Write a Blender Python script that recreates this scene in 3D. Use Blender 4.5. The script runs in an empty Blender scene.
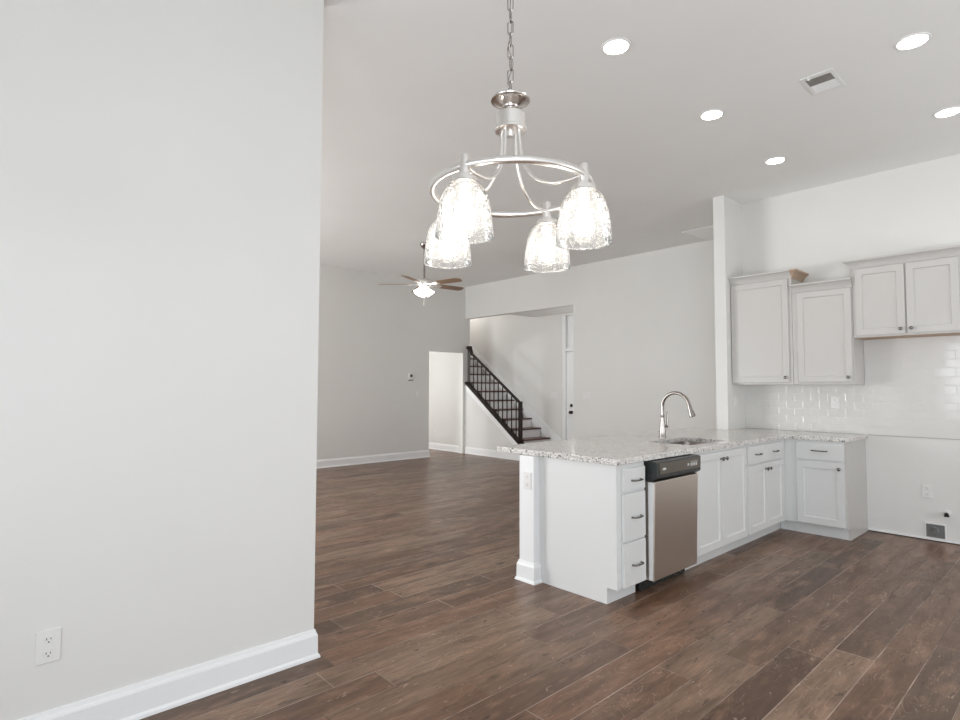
import bpy, bmesh, math, random
from mathutils import Vector, Matrix

random.seed(7)
S = bpy.context.scene
COL = S.collection
PI = math.pi

# ------------------------------------------------------------------ camera
YAW, PITCH, ROLL, FPX, EYE = 0.829, 0.0473, 0.0024, 568.02, 1.3622
cy, sy, cp, sp = math.cos(YAW), math.sin(YAW), math.cos(PITCH), math.sin(PITCH)
fw = Vector((cy*cp, sy*cp, sp)); rt = Vector((sy, -cy, 0)); up = rt.cross(fw)
rt2 = rt*math.cos(ROLL) + up*math.sin(ROLL)
up2 = up*math.cos(ROLL) - rt*math.sin(ROLL)
cam = bpy.data.cameras.new('camera')
cam.sensor_width = 36.0
cam.lens = FPX/960*36.0
cam.clip_start = 0.02
co = bpy.data.objects.new('camera', cam)
M = Matrix((rt2, up2, -fw)).transposed().to_4x4()
M.translation = Vector((0, 0, EYE))
co.matrix_world = M
COL.objects.link(co)
S.camera = co

# ------------------------------------------------------------------ view, world, daylight
S.view_settings.view_transform = 'Standard'
S.view_settings.look = 'None'
S.view_settings.gamma = 1.0
S.view_settings.exposure = 0.0
S.view_settings.use_curve_mapping = False
S.cycles.use_denoising = True
S.cycles.max_bounces = 12
S.cycles.diffuse_bounces = 7
S.cycles.glossy_bounces = 4
S.cycles.transparent_max_bounces = 16
S.cycles.sample_clamp_indirect = 6.0
S.cycles.caustics_reflective = False
S.cycles.caustics_refractive = False

W = bpy.data.worlds.new('world'); S.world = W; W.use_nodes = True
W.node_tree.nodes['Background'].inputs[0].default_value = (0.90, 0.955, 1.0, 1)
W.node_tree.nodes['Background'].inputs[1].default_value = 0.8

def area(name, loc, target, sx, sy_, power, color):
    l = bpy.data.lights.new(name, 'AREA'); l.shape = 'RECTANGLE'
    l.size, l.size_y = sx, sy_; l.energy = power; l.color = color
    o = bpy.data.objects.new(name, l); COL.objects.link(o)
    o.location = loc
    o.rotation_euler = (Vector(target)-Vector(loc)).to_track_quat('-Z', 'Y').to_euler()
    return o
SKY = (0.86, 0.93, 1.0)
# daylight in the openings of the windows behind and beside the camera: sky light level,
# and added fill aimed up from the same openings to brighten the ceiling
NEU = (0.965, 0.985, 1.0)
area('daylight_breakfast_window', (-1.28, 1.30, 1.55), (2, 1.30, 1.50), 1.45, 1.25, 16, SKY)
area('fill_back_opening', (-1.28, -1.5, 1.1), (2, -1.3, 0.9), 2.2, 2.0, 128.2, SKY)  # unseen opening, enlarged and lit to brighten the lower cabinets
area('daylight_patio_door', (0.6, -2.98, 1.25), (0.6, 2, 1.25), 3.0, 2.1, 6.0, SKY)
area('daylight_kitchen_window', (4.2, -2.98, 1.6), (4.2, 2, 1.6), 1.8, 1.4, 16.0, SKY)
area('daylight_living_window', (-1.28, 7.3, 1.6), (2, 7.3, 1.5), 2.4, 1.9, 139.5, NEU)
area('ceiling_fill_back', (-1.2, -1.5, 0.5), (1.6, -0.6, 4.4), 2.2, 0.8, 6.0, NEU)  # this and the next three: upward fill added for the ceiling
area('ceiling_fill_patio', (0.6, -2.9, 0.6), (0.9, 0, 4.0), 3.0, 0.9, 3.0, NEU)
area('ceiling_fill_kitchen', (4.2, -2.9, 1.1), (4.2, -0.5, 4.0), 1.8, 0.7, 45.0, NEU)
area('ceiling_fill_living', (-1.2, 7.2, 0.9), (2.2, 5.6, 4.4), 3.0, 0.8, 133.0, NEU)
def bulb_light(name, loc, power, color, r=0.12):
    l = bpy.data.lights.new(name, 'POINT'); l.energy = power; l.color = color; l.shadow_soft_size = r
    o = bpy.data.objects.new(name, l); COL.objects.link(o); o.location = loc
# lamps of the rooms beyond the openings (their fixtures are out of sight)
bulb_light('hallway_lamp', (5.3, 10.2, 1.7), 70, (0.97, 0.985, 1.0))
bulb_light('foyer_lamp', (8.1, 5.9, 1.7), 10, (1.0, 0.97, 0.94), 0.4)
bulb_light('stairwell_lamp', (7.98, 9.7, 3.5), 36, (1.0, 0.96, 0.92), 0.4)

# ------------------------------------------------------------------ node helpers
class NT:
    def __init__(s, name):
        s.m = bpy.data.materials.new(name); s.m.use_nodes = True
        s.t = s.m.node_tree; s.t.nodes.clear()
        s.out = s.n('ShaderNodeOutputMaterial')
    def n(s, typ, **kw):
        nd = s.t.nodes.new(typ)
        for k, v in kw.items():
            if k.startswith('i_'):
                key = k[2:]
                nd.inputs[int(key) if key.isdigit() else key.replace('_', ' ')].default_value = v
            else: setattr(nd, k, v)
        return nd
    def l(s, a, b): s.t.links.new(a, b)
    def math(s, op, a, b=None, c=None):
        nd = s.n('ShaderNodeMath', operation=op)
        for i, v in enumerate((a, b, c)):
            if v is None: continue
            if isinstance(v, (int, float)): nd.inputs[i].default_value = v
            else: s.l(v, nd.inputs[i])
        return nd.outputs[0]
    def mix(s, fac, a, b, mode='MIX'):
        nd = s.n('ShaderNodeMix', data_type='RGBA', blend_type=mode)
        for i, v in ((0, fac), (6, a), (7, b)):
            if isinstance(v, (int, float)): nd.inputs[i].default_value = v
            elif isinstance(v, tuple): nd.inputs[i].default_value = v if len(v) == 4 else (*v, 1)
            else: s.l(v, nd.inputs[i])
        return nd.outputs[2]
    def ramp(s, fac, stops, interp='LINEAR'):
        nd = s.n('ShaderNodeValToRGB'); nd.color_ramp.interpolation = interp
        el = nd.color_ramp.elements
        while len(el) < len(stops): el.new(0.5)
        for e, (p, c) in zip(el, stops):
            e.position = p; e.color = (*c, 1) if len(c) == 3 else c
        s.l(fac, nd.inputs[0]); return nd.outputs[0]
    def maprange(s, v, a, b, c, d):
        nd = s.n('ShaderNodeMapRange'); nd.clamp = True
        s.l(v, nd.inputs[0])
        for i, x in enumerate((a, b, c, d)): nd.inputs[i+1].default_value = x
        return nd.outputs[0]
    def noise(s, vec, scale, detail=3, rough=0.5, dist=0.0):
        nd = s.n('ShaderNodeTexNoise')
        nd.inputs['Scale'].default_value = scale; nd.inputs['Detail'].default_value = detail
        nd.inputs['Roughness'].default_value = rough; nd.inputs['Distortion'].default_value = dist
        if vec is not None: s.l(vec, nd.inputs['Vector'])
        return nd.outputs['Fac']
    def comb(s, x, y, z):
        nd = s.n('ShaderNodeCombineXYZ')
        for i, v in enumerate((x, y, z)):
            if isinstance(v, (int, float)): nd.inputs[i].default_value = v
            else: s.l(v, nd.inputs[i])
        return nd.outputs[0]
    def bsdf(s, **kw):
        b = s.n('ShaderNodeBsdfPrincipled')
        for k, v in kw.items():
            key = k.replace('_', ' ')
            if isinstance(v, (int, float)): b.inputs[key].default_value = v
            elif isinstance(v, tuple): b.inputs[key].default_value = (*v, 1) if len(v) == 3 else v
            else: s.l(v, b.inputs[key])
        s.l(b.outputs[0], s.out.inputs[0]); return b
    def bump(s, h, strength, dist=0.01):
        nd = s.n('ShaderNodeBump'); nd.inputs['Strength'].default_value = strength
        nd.inputs['Distance'].default_value = dist; s.l(h, nd.inputs['Height']); return nd.outputs[0]
    def obj(s): return s.n('ShaderNodeTexCoord').outputs['Object']

def paint(name, c, rough=0.6, tex=0.02, scale=160):
    t = NT(name); n = t.noise(t.obj(), scale, 2)
    big = t.noise(t.obj(), 1.3, 2)
    colr = t.mix(t.maprange(big, 0.3, 0.7, 0, 1), tuple(x*0.985 for x in c), tuple(min(1, x*1.012) for x in c))
    t.bsdf(Base_Color=colr, Roughness=rough, Normal=t.bump(n, tex, 0.004)); return t.m
def metal(name, c, rough, aniso=0.0, brush=None):
    t = NT(name)
    r = rough
    if brush:
        v = t.n('ShaderNodeMapping'); v.inputs['Scale'].default_value = brush; t.l(t.obj(), v.inputs[0])
        nz = t.noise(v.outputs[0], 1.0, 3)
        r = t.maprange(nz, 0.2, 0.8, rough*0.8, rough*1.25)
    t.bsdf(Base_Color=c, Metallic=1.0, Roughness=r, Anisotropic=aniso); return t.m
def emit(name, c, strength):
    t = NT(name); e = t.n('ShaderNodeEmission'); e.inputs[0].default_value = (*c, 1); e.inputs[1].default_value = strength
    t.l(e.outputs[0], t.out.inputs[0]); return t.m
def plain(name, c, rough=0.5, **kw):
    t = NT(name); n = t.noise(t.obj(), 90, 2)
    colr = t.mix(n, tuple(x*0.96 for x in c), tuple(min(1, x*1.03) for x in c))
    t.bsdf(Base_Color=colr, Roughness=rough, **kw); return t.m

MAT = {}
MAT['wall'] = paint('wall_paint', (0.74, 0.735, 0.715), 0.62)
MAT['ceiling'] = paint('ceiling_paint', (0.835, 0.838, 0.825), 0.8, 0.04, 120)
MAT['trim'] = paint('white_trim_paint', (0.84, 0.845, 0.85), 0.38, 0.0)
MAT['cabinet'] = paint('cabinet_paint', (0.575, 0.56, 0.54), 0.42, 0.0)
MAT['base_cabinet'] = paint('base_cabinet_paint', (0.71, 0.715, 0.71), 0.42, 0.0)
MAT['plastic'] = plain('white_plastic', (0.78, 0.775, 0.76), 0.4)
MAT['slot'] = plain('dark_slot', (0.02, 0.02, 0.02), 0.6)
MAT['rawwood'] = plain('raw_plywood', (0.52, 0.38, 0.28), 0.6)
MAT['nickel'] = metal('brushed_nickel', (0.34, 0.31, 0.29), 0.20)
MAT['satin'] = metal('satin_nickel_light', (0.80, 0.775, 0.75), 0.36)
MAT['nickel_bright'] = metal('brushed_nickel_bright', (0.60, 0.555, 0.52), 0.24)
MAT['pull'] = metal('pewter_hardware', (0.20, 0.19, 0.18), 0.25)
MAT['iron'] = plain('dark_iron', (0.016, 0.012, 0.011), 0.5, Specular_IOR_Level=0.3)
MAT['espresso'] = plain('dark_stained_wood', (0.020, 0.011, 0.009), 0.45, Specular_IOR_Level=0.3)
MAT['tread'] = plain('red_brown_stained_tread', (0.10, 0.035, 0.020), 0.35)
MAT['black'] = plain('black_plastic', (0.022, 0.026, 0.026), 0.25)
MAT['fascia'] = metal('smoky_panel', (0.20, 0.18, 0.15), 0.3)
MAT['steel'] = metal('stainless_steel', (0.66, 0.59, 0.53), 0.36, 0.5, (900, 900, 6))
MAT['sinksteel'] = metal('sink_steel', (0.36, 0.32, 0.30), 0.3)
MAT['fanblade'] = plain('walnut_fan_blade', (0.27, 0.165, 0.095), 0.45)
MAT['grille'] = plain('grey_grille_shadow', (0.30, 0.26, 0.22), 0.7)
MAT['whitemetal'] = plain('white_enamel', (0.80, 0.80, 0.79), 0.4)
MAT['button'] = plain('pale_print', (0.65, 0.66, 0.66), 0.4)
MAT['tile_shadow'] = plain('painted_tile_shadow', (0.44, 0.43, 0.42), 0.6)  # grey put in for the shade under the tile
MAT['box'] = plain('grey_outlet_box', (0.16, 0.16, 0.16), 0.5)
MAT['lens'] = emit('lit_lens', (1.0, 0.90, 0.78), 30)
MAT['bulb'] = emit('lit_bulb', (1.0, 0.93, 0.84), 26)
MAT['fanshade'] = emit('lit_opal_glass', (1.0, 0.95, 0.88), 10)

# hardwood planks: boards run along X, 176 mm wide
def floor_mat():
    t = NT('hand_scraped_hardwood')
    sep = t.n('ShaderNodeSeparateXYZ'); t.l(t.obj(), sep.inputs[0]); X, Y = sep.outputs[0], sep.outputs[1]
    rv = t.math('DIVIDE', t.math('SUBTRACT', Y, 1.335), 0.176)
    row = t.math('FLOOR', rv); fy = t.math('FRACT', rv)
    w1 = t.n('ShaderNodeTexWhiteNoise', noise_dimensions='1D'); t.l(row, w1.inputs['W'])
    uv = t.math('DIVIDE', t.math('ADD', X, t.math('MULTIPLY', w1.outputs[0], 3.7)), 1.18)
    pl = t.math('FLOOR', uv); fx = t.math('FRACT', uv)
    w2 = t.n('ShaderNodeTexWhiteNoise', noise_dimensions='2D'); t.l(t.comb(row, pl, 0), w2.inputs['Vector'])
    rnd = w2.outputs[0]
    sc = t.n('ShaderNodeSeparateColor'); t.l(w2.outputs[1], sc.inputs[0]); r2, r3 = sc.outputs[1], sc.outputs[2]
    ey = t.math('MULTIPLY', t.math('MINIMUM', fy, t.math('SUBTRACT', 1, fy)), 0.176)
    ex = t.math('MULTIPLY', t.math('MINIMUM', fx, t.math('SUBTRACT', 1, fx)), 1.18)
    edge = t.math('MINIMUM', ey, ex)
    seam = t.maprange(edge, 0.0007, 0.0022, 1, 0)
    worn = t.maprange(edge, 0.0006, 0.0034, 1, 0)
    # per-board offset coordinates
    ox = t.math('ADD', X, t.math('MULTIPLY', r2, 60)); oy = t.math('ADD', Y, t.math('MULTIPLY', r3, 40))
    g1 = t.noise(t.comb(t.math('MULTIPLY', ox, 1.6), t.math('MULTIPLY', oy, 9), r2), 1.6, 5, 0.62, 0.5)
    fine = t.noise(t.comb(t.math('MULTIPLY', ox, 6), t.math('MULTIPLY', oy, 110), r3), 1.0, 3, 0.6)
    ringn = t.noise(t.comb(t.math('MULTIPLY', ox, 1.5), t.math('MULTIPLY', oy, 6.5), r3), 1.0, 2, 0.5, 0.9)
    ring = t.math('ABSOLUTE', t.math('SINE', t.math('MULTIPLY', ringn, 62)))
    ringline = t.maprange(ring, 0.0, 0.22, 1, 0)
    cloud = t.noise(t.comb(t.math('MULTIPLY', X, 2.2), t.math('MULTIPLY', Y, 7), 3.0), 1.3, 4, 0.65)
    base = t.ramp(rnd, [(0.0, (0.092, 0.050, 0.030)), (0.16, (0.185, 0.100, 0.060)), (0.32, (0.135, 0.086, 0.057)),
                        (0.5, (0.255, 0.138, 0.084)), (0.66, (0.165, 0.092, 0.056)), (0.82, (0.290, 0.190, 0.128)), (1.0, (0.215, 0.140, 0.094))])
    c = t.mix(t.maprange(g1, 0.40, 0.72, 0, 0.70), base, (0.078, 0.044, 0.030))
    c = t.mix(t.maprange(cloud, 0.50, 0.70, 0, 0.55), c, (0.400, 0.240, 0.160))
    c = t.mix(t.maprange(fine, 0.40, 0.75, 0, 0.40), c, (0.070, 0.040, 0.028))
    scr = t.noise(t.comb(t.math('MULTIPLY', ox, 11), t.math('MULTIPLY', oy, 34), r2), 1.0, 3, 0.7, 1.4)
    scrape = t.maprange(scr, 0.64, 0.70, 0, 1)
    dent = t.maprange(t.noise(t.comb(t.math('MULTIPLY', ox, 8), t.math('MULTIPLY', oy, 42), r3), 1.0, 2, 0.6, 0.8), 0.33, 0.27, 0, 1)
    ringf = t.math('MULTIPLY', t.math('MULTIPLY', ringline, t.maprange(r2, 0.2, 0.8, 0.1, 0.9)), t.maprange(cloud, 0.38, 0.58, 0.1, 1))
    c = t.mix(t.math('MULTIPLY', ringf, 0.65), c, (0.50, 0.36, 0.27))
    c = t.mix(t.math('MULTIPLY', scrape, 0.50), c, (0.52, 0.40, 0.32))
    c = t.mix(t.math('MULTIPLY', dent, 0.85), c, (0.032, 0.020, 0.015))
    patch = t.noise(t.comb(t.math('MULTIPLY', X, 5), t.math('MULTIPLY', Y, 5), 9.0), 1.0, 2)
    c = t.mix(t.math('MULTIPLY', worn, t.math('MULTIPLY', t.maprange(r3, 0.25, 0.5, 0.15, 1), t.maprange(patch, 0.35, 0.6, 0.3, 0.8))), c, (0.58, 0.46, 0.39))
    c = t.mix(t.math('MULTIPLY', seam, t.maprange(r3, 0.25, 0.5, 0.9, 0.05)), c, (0.020, 0.014, 0.011))
    knot = t.n('ShaderNodeTexVoronoi'); knot.inputs['Scale'].default_value = 1.0
    t.l(t.comb(t.math('MULTIPLY', X, 1.6), t.math('MULTIPLY', Y, 4.0), 0), knot.inputs['Vector'])
    kn = t.maprange(t.math('ADD', knot.outputs['Distance'], t.math('MULTIPLY', fine, 0.10)), 0.08, 0.16, 1, 0)
    c = t.mix(t.math('MULTIPLY', kn, 0.85), c, (0.016, 0.013, 0.012))
    h = t.math('ADD', t.math('MULTIPLY', g1, 0.6), t.math('ADD', t.math('MULTIPLY', fine, 0.25), t.math('MULTIPLY', seam, -1.2)))
    und = t.noise(t.comb(t.math('MULTIPLY', X, 9), t.math('MULTIPLY', Y, 4), 0), 1.0, 2)
    h = t.math('ADD', h, t.math('MULTIPLY', und, 0.9))
    rough = t.maprange(g1, 0.2, 0.8, 0.25, 0.40)
    t.bsdf(Base_Color=c, Roughness=rough, Normal=t.bump(h, 0.30, 0.004), Specular_IOR_Level=0.30)
    return t.m
MAT['floor'] = floor_mat()

def granite_mat():
    t = NT('speckled_white_granite')
    o = t.obj()
    def vor(scale):
        v = t.n('ShaderNodeTexVoronoi'); v.inputs['Scale'].default_value = scale; t.l(o, v.inputs['Vector'])
        s = t.n('ShaderNodeSeparateColor'); t.l(v.outputs['Color'], s.inputs[0]); return s.outputs[0], s.outputs[1]
    a, a2 = vor(105); b, b2 = vor(190)
    n = t.noise(o, 7, 4, 0.6)
    c = t.mix(t.maprange(n, 0.35, 0.65, 0, 1), (0.74, 0.715, 0.685), (0.63, 0.605, 0.58))
    c = t.mix(t.maprange(a, 0.60, 0.62, 0, 0.9), c, (0.82, 0.81, 0.79))
    c = t.mix(t.maprange(b, 0.82, 0.84, 0, 0.8), c, (0.32, 0.295, 0.28))
    c = t.mix(t.maprange(a2, 0.915, 0.925, 0, 0.85), c, (0.07, 0.065, 0.065))
    c = t.mix(t.maprange(b2, 0.92, 0.93, 0, 0.7), c, (0.40, 0.33, 0.28))
    t.bsdf(Base_Color=c, Roughness=0.13, Specular_IOR_Level=0.5); return t.m
MAT['granite'] = granite_mat()

def tile_mat():
    t = NT('white_subway_tile')
    o = t.obj(); sep = t.n('ShaderNodeSeparateXYZ'); t.l(o, sep.inputs[0])
    TH, TW = 0.078, 0.155
    rv = t.math('DIVIDE', t.math('SUBTRACT', sep.outputs[2], 0.916), TH)
    row = t.math('FLOOR', rv); fv = t.math('FRACT', rv)
    uu = t.math('ADD', t.math('DIVIDE', sep.outputs[1], TW), t.math('MULTIPLY', row, 0.5))
    col = t.math('FLOOR', uu); fu = t.math('FRACT', uu)
    dv = t.math('MULTIPLY', t.math('MINIMUM', fv, t.math('SUBTRACT', 1, fv)), TH)
    du = t.math('MULTIPLY', t.math('MINIMUM', fu, t.math('SUBTRACT', 1, fu)), TW)
    e = t.math('MINIMUM', dv, du)
    grout = t.maprange(e, 0.0009, 0.0016, 1, 0)
    w = t.n('ShaderNodeTexWhiteNoise', noise_dimensions='2D'); t.l(t.comb(row, col, 0), w.inputs['Vector'])
    s = t.n('ShaderNodeSeparateColor'); t.l(w.outputs[1], s.inputs[0])
    tilt = t.math('ADD', t.math('MULTIPLY', t.math('SUBTRACT', s.outputs[0], 0.5), t.math('MULTIPLY', fu, TW)),
                  t.math('MULTIPLY', t.math('SUBTRACT', s.outputs[1], 0.5), t.math('MULTIPLY', fv, TH)))
    h = t.math('ADD', t.maprange(e, 0.0008, 0.004, 0, 0.040), t.math('MULTIPLY', tilt, 1.2))
    c = t.mix(grout, (0.70, 0.69, 0.67), (0.64, 0.63, 0.61))
    r = t.mix(grout, (0.08,)*3, (0.6,)*3)
    t.bsdf(Base_Color=c, Roughness=r, Normal=t.bump(h, 0.5, 0.02), Specular_IOR_Level=0.8); return t.m
MAT['tile'] = tile_mat()

def seeded_glass():
    t = NT('clear_seeded_glass')
    o = t.obj()
    v = t.n('ShaderNodeTexVoronoi'); v.inputs['Scale'].default_value = 165; t.l(o, v.inputs['Vector'])
    n = t.noise(o, 240, 3, 0.7)
    seed = t.maprange(t.math('ADD', v.outputs['Distance'], t.math('MULTIPLY', n, 0.5)), 0.50, 0.68, 1, 0)
    lw = t.n('ShaderNodeLayerWeight'); lw.inputs[0].default_value = 0.28
    fac = t.math('ADD', 0.09, t.math('ADD', t.math('MULTIPLY', seed, 0.36), t.math('MULTIPLY', lw.outputs['Facing'], 0.16)))
    tr = t.n('ShaderNodeBsdfTransparent'); tr.inputs[0].default_value = (0.97, 0.975, 0.97, 1)
    tl = t.n('ShaderNodeBsdfTranslucent'); tl.inputs[0].default_value = (0.9, 0.9, 0.89, 1)
    df = t.n('ShaderNodeBsdfDiffuse'); df.inputs[0].default_value = (0.9, 0.9, 0.89, 1)
    ms = t.n('ShaderNodeMixShader'); ms.inputs[0].default_value = 0.5
    t.l(tl.outputs[0], ms.inputs[1]); t.l(df.outputs[0], ms.inputs[2])
    m1 = t.n('ShaderNodeMixShader'); t.l(fac, m1.inputs[0]); t.l(tr.outputs[0], m1.inputs[1]); t.l(ms.outputs[0], m1.inputs[2])
    gl = t.n('ShaderNodeBsdfGlossy'); gl.inputs['Roughness'].default_value = 0.08
    bm_ = t.bump(seed, 0.4, 0.002); t.l(bm_, gl.inputs['Normal'])
    fr = t.n('ShaderNodeFresnel'); fr.inputs[0].default_value = 1.35
    m2 = t.n('ShaderNodeMixShader'); t.l(fr.outputs[0], m2.inputs[0]); t.l(m1.outputs[0], m2.inputs[1]); t.l(gl.outputs[0], m2.inputs[2])
    t.l(m2.outputs[0], t.out.inputs[0]); return t.m
MAT['glass'] = seeded_glass()

# ------------------------------------------------------------------ mesh helpers (all in world coordinates)
class MB:
    def __init__(s): s.b = bmesh.new()
    def box(s, x0, x1, y0, y1, z0, z1, bev=0.0, seg=2):
        b = bmesh.new(); bmesh.ops.create_cube(b, size=1.0)
        for v in b.verts:
            v.co = Vector(((x0+x1)/2+v.co.x*(x1-x0), (y0+y1)/2+v.co.y*(y1-y0), (z0+z1)/2+v.co.z*(z1-z0)))
        if bev: bmesh.ops.bevel(b, geom=list(b.edges), offset=bev, segments=seg, profile=0.5, affect='EDGES')
        return s.add(b)
    def add(s, b, mat=None):
        if mat is not None: bmesh.ops.transform(b, matrix=mat, verts=b.verts)
        me = bpy.data.meshes.new('tmp'); b.to_mesh(me); b.free(); s.b.from_mesh(me); bpy.data.meshes.remove(me); return s
    def prism(s, pts, d, bev=0.0):
        """pts: closed list of 3-D points in one plane, extruded by the vector d."""
        b = bmesh.new(); vs = [b.verts.new(Vector(p)) for p in pts]; f = b.faces.new(vs)
        r = bmesh.ops.extrude_face_region(b, geom=[f])
        for v in [g for g in r['geom'] if isinstance(g, bmesh.types.BMVert)]: v.co += Vector(d)
        if bev: bmesh.ops.bevel(b, geom=list(b.edges), offset=bev, segments=2, profile=0.5, affect='EDGES')
        return s.add(b)
    def tube(s, path, r, n=12, closed=False, cap=True):
        path = [Vector(p) for p in path]; m = len(path)
        rs = r if isinstance(r, (list, tuple)) else [r]*m
        b = bmesh.new(); rings = []; prev = None
        for i, p in enumerate(path):
            if closed: tg = path[(i+1) % m]-path[i-1]
            else: tg = path[min(i+1, m-1)]-path[max(i-1, 0)]
            tg.normalize()
            if prev is None:
                a = Vector((0, 0, 1)) if abs(tg.z) < 0.9 else Vector((1, 0, 0))
                nx = tg.cross(a).normalized()
            else: nx = (prev-tg*prev.dot(tg)).normalized()
            prev = nx; ny = tg.cross(nx)
            rings.append([b.verts.new(p+(nx*math.cos(2*PI*k/n)+ny*math.sin(2*PI*k/n))*rs[i]) for k in range(n)])
        for i in range(m if closed else m-1):
            A, B = rings[i], rings[(i+1) % m]
            for k in range(n): b.faces.new((A[k], A[(k+1) % n], B[(k+1) % n], B[k]))
        if cap and not closed:
            b.faces.new(rings[0][::-1]); b.faces.new(rings[-1])
        return s.add(b)
    def lathe(s, prof, c=(0, 0, 0), n=32, axis='Z', capped=False):
        """prof: (radius, height) pairs turned about the axis through c."""
        b = bmesh.new(); rings = []
        for r, h in prof:
            if r < 1e-6: rings.append([b.verts.new((0, 0, h))])
            else: rings.append([b.verts.new((r*math.cos(2*PI*k/n), r*math.sin(2*PI*k/n), h)) for k in range(n)])
        for A, B in zip(rings, rings[1:]):
            for k in range(n):
                k2 = (k+1) % n
                if len(A) == 1 and len(B) == 1: continue
                if len(A) == 1: b.faces.new((A[0], B[k2], B[k]))
                elif len(B) == 1: b.faces.new((A[k], A[k2], B[0]))
                else: b.faces.new((A[k], A[k2], B[k2], B[k]))
        m = Matrix.Identity(4)
        if isinstance(axis, Vector): m = axis.to_track_quat('Z', 'Y').to_matrix().to_4x4()
        elif axis == '-X': m = Vector((-1, 0, 0)).to_track_quat('Z', 'Y').to_matrix().to_4x4()
        elif axis == '-Y': m = Vector((0, -1, 0)).to_track_quat('Z', 'Y').to_matrix().to_4x4()
        return s.add(b, Matrix.Translation(Vector(c)) @ m)
    def sweep(s, prof, path, side=1):
        """prof: closed (outward, z) loop carried along the plan path; mitred; side=1 is to the right of travel."""
        P = [Vector((p[0], p[1])) for p in path]; b = bmesh.new(); rings = []
        def nrm(a, c):
            d = (c-a).normalized(); return Vector((d.y, -d.x))*side
        for i, p in enumerate(P):
            if i == 0: o = nrm(P[0], P[1])
            elif i == len(P)-1: o = nrm(P[-2], P[-1])
            else:
                n1, n2 = nrm(P[i-1], p), nrm(p, P[i+1]); o = (n1+n2); o = o/(o.dot(n1))
            rings.append([b.verts.new((p.x+o.x*u, p.y+o.y*u, z)) for u, z in prof])
        k = len(prof)
        for A, B in zip(rings, rings[1:]):
            for j in range(k): b.faces.new((A[j], A[(j+1) % k], B[(j+1) % k], B[j]))
        b.faces.new(rings[0]); b.faces.new(rings[-1][::-1])
        return s.add(b)
    def done(s, name, mat, parent=None, smooth=False, bevel=0.0):
        b = s.b; bmesh.ops.recalc_face_normals(b, faces=b.faces)
        if parent is not None: bmesh.ops.translate(b, verts=b.verts, vec=-ORIG[parent.name])
        me = bpy.data.meshes.new(name); b.to_mesh(me); b.free()
        me.materials.append(MAT[mat] if isinstance(mat, str) else mat)
        if smooth:
            for p in me.polygons: p.use_smooth = True
            me.set_sharp_from_angle(angle=math.radians(38))
        o = bpy.data.objects.new(name, me); COL.objects.link(o)
        if parent is not None:
            o.parent = parent; ORIG[o.name] = ORIG[parent.name]
        else: ORIG[o.name] = Vector((0, 0, 0))
        if bevel:
            m = o.modifiers.new('bevel', 'BEVEL'); m.width = bevel; m.segments = 2; m.limit_method = 'ANGLE'; m.angle_limit = math.radians(40)
        return o
ORIG = {}
def thing(name, label, cat, loc, group=None):
    o = bpy.data.objects.new(name, None); COL.objects.link(o); o.location = loc
    o.empty_display_size = 0.05
    ORIG[o.name] = Vector(loc)
    o['label'] = label; o['category'] = cat
    if group: o['group'] = group
    return o
def tag(o, label, cat, group=None):
    o['label'] = label; o['category'] = cat
    if group: o['group'] = group
    return o
def struct(o, label=None, cat='structure'):
    o['kind'] = 'structure'
    if label: o['label'] = label; o['category'] = cat
    return o

# ------------------------------------------------------------------ the setting
H = 3.431
XK, XO, YF, YL, YW0, YW1 = 6.456, 7.709, 8.861, 2.726, 2.671, 2.794
XF = 8.56                                    # far wall of the stairs
struct(MB().box(-1.4, 9.6, -3.1, 11.6, -0.10, 0).done('floor', 'floor'), 'hand scraped dark brown wide plank hardwood floor', 'floor')
m = MB().box(-1.4, XO+0.12, -3.1, YF+0.06, H, H+0.1)
struct(m.done('ceiling', 'ceiling'), 'high flat pale grey ceiling over kitchen and living room', 'ceiling')
m = MB().box(XO+0.12, 9.6, 4.9, 7.72, 2.775, 2.90)
struct(m.done('ceiling_foyer', 'ceiling'), 'lower foyer ceiling just behind the wide opening', 'ceiling')
struct(MB().box(XO+0.12, 9.6, 4.9, 11.6, 5.4, 5.5).done('ceiling_stairwell', 'ceiling'), 'ceiling high over the stairwell', 'ceiling')
struct(MB().box(4.4, XO, YF+0.12, 11.5, 2.74, 2.84).done('ceiling_hallway', 'ceiling'), 'ceiling of the bright hallway behind the doorway', 'ceiling')
struct(MB().box(XK, XK+0.12, -3.1, YW0, 0, H).done('wall_kitchen', 'wall'), 'pale kitchen wall behind the cabinets and bare range space', 'wall')
struct(MB().box(6.008, XO, YW0, YW1, 0, H).done('wall_wing', 'wall'), 'short wing wall at the end of the peninsula counter', 'wall')
YO = 6.051
m = MB().box(XO, XO+0.12, YW1, YO, 0, H).box(XO, XO+0.12, YO, YF, 2.772, H)
struct(m.done('wall_opening', 'wall'), 'living room wall with the wide opening towards the stairs', 'wall')
DX0, DX1, DH = 6.772, 7.642, 2.063
m = MB().box(-1.4, DX0, YF, YF+0.12, 0, H).box(DX0, DX1, YF, YF+0.12, DH, H).box(DX1, XO+0.12, YF, YF+0.12, 0, H)
struct(m.done('wall_far', 'wall'), 'far beige living room wall with the bright doorway', 'wall')
XL = 1.364
struct(MB().box(-1.3, XL, YL, YL+0.12, 0, H).done('wall_left', 'wall'), 'near white wall filling the left of the room', 'wall')
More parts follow.
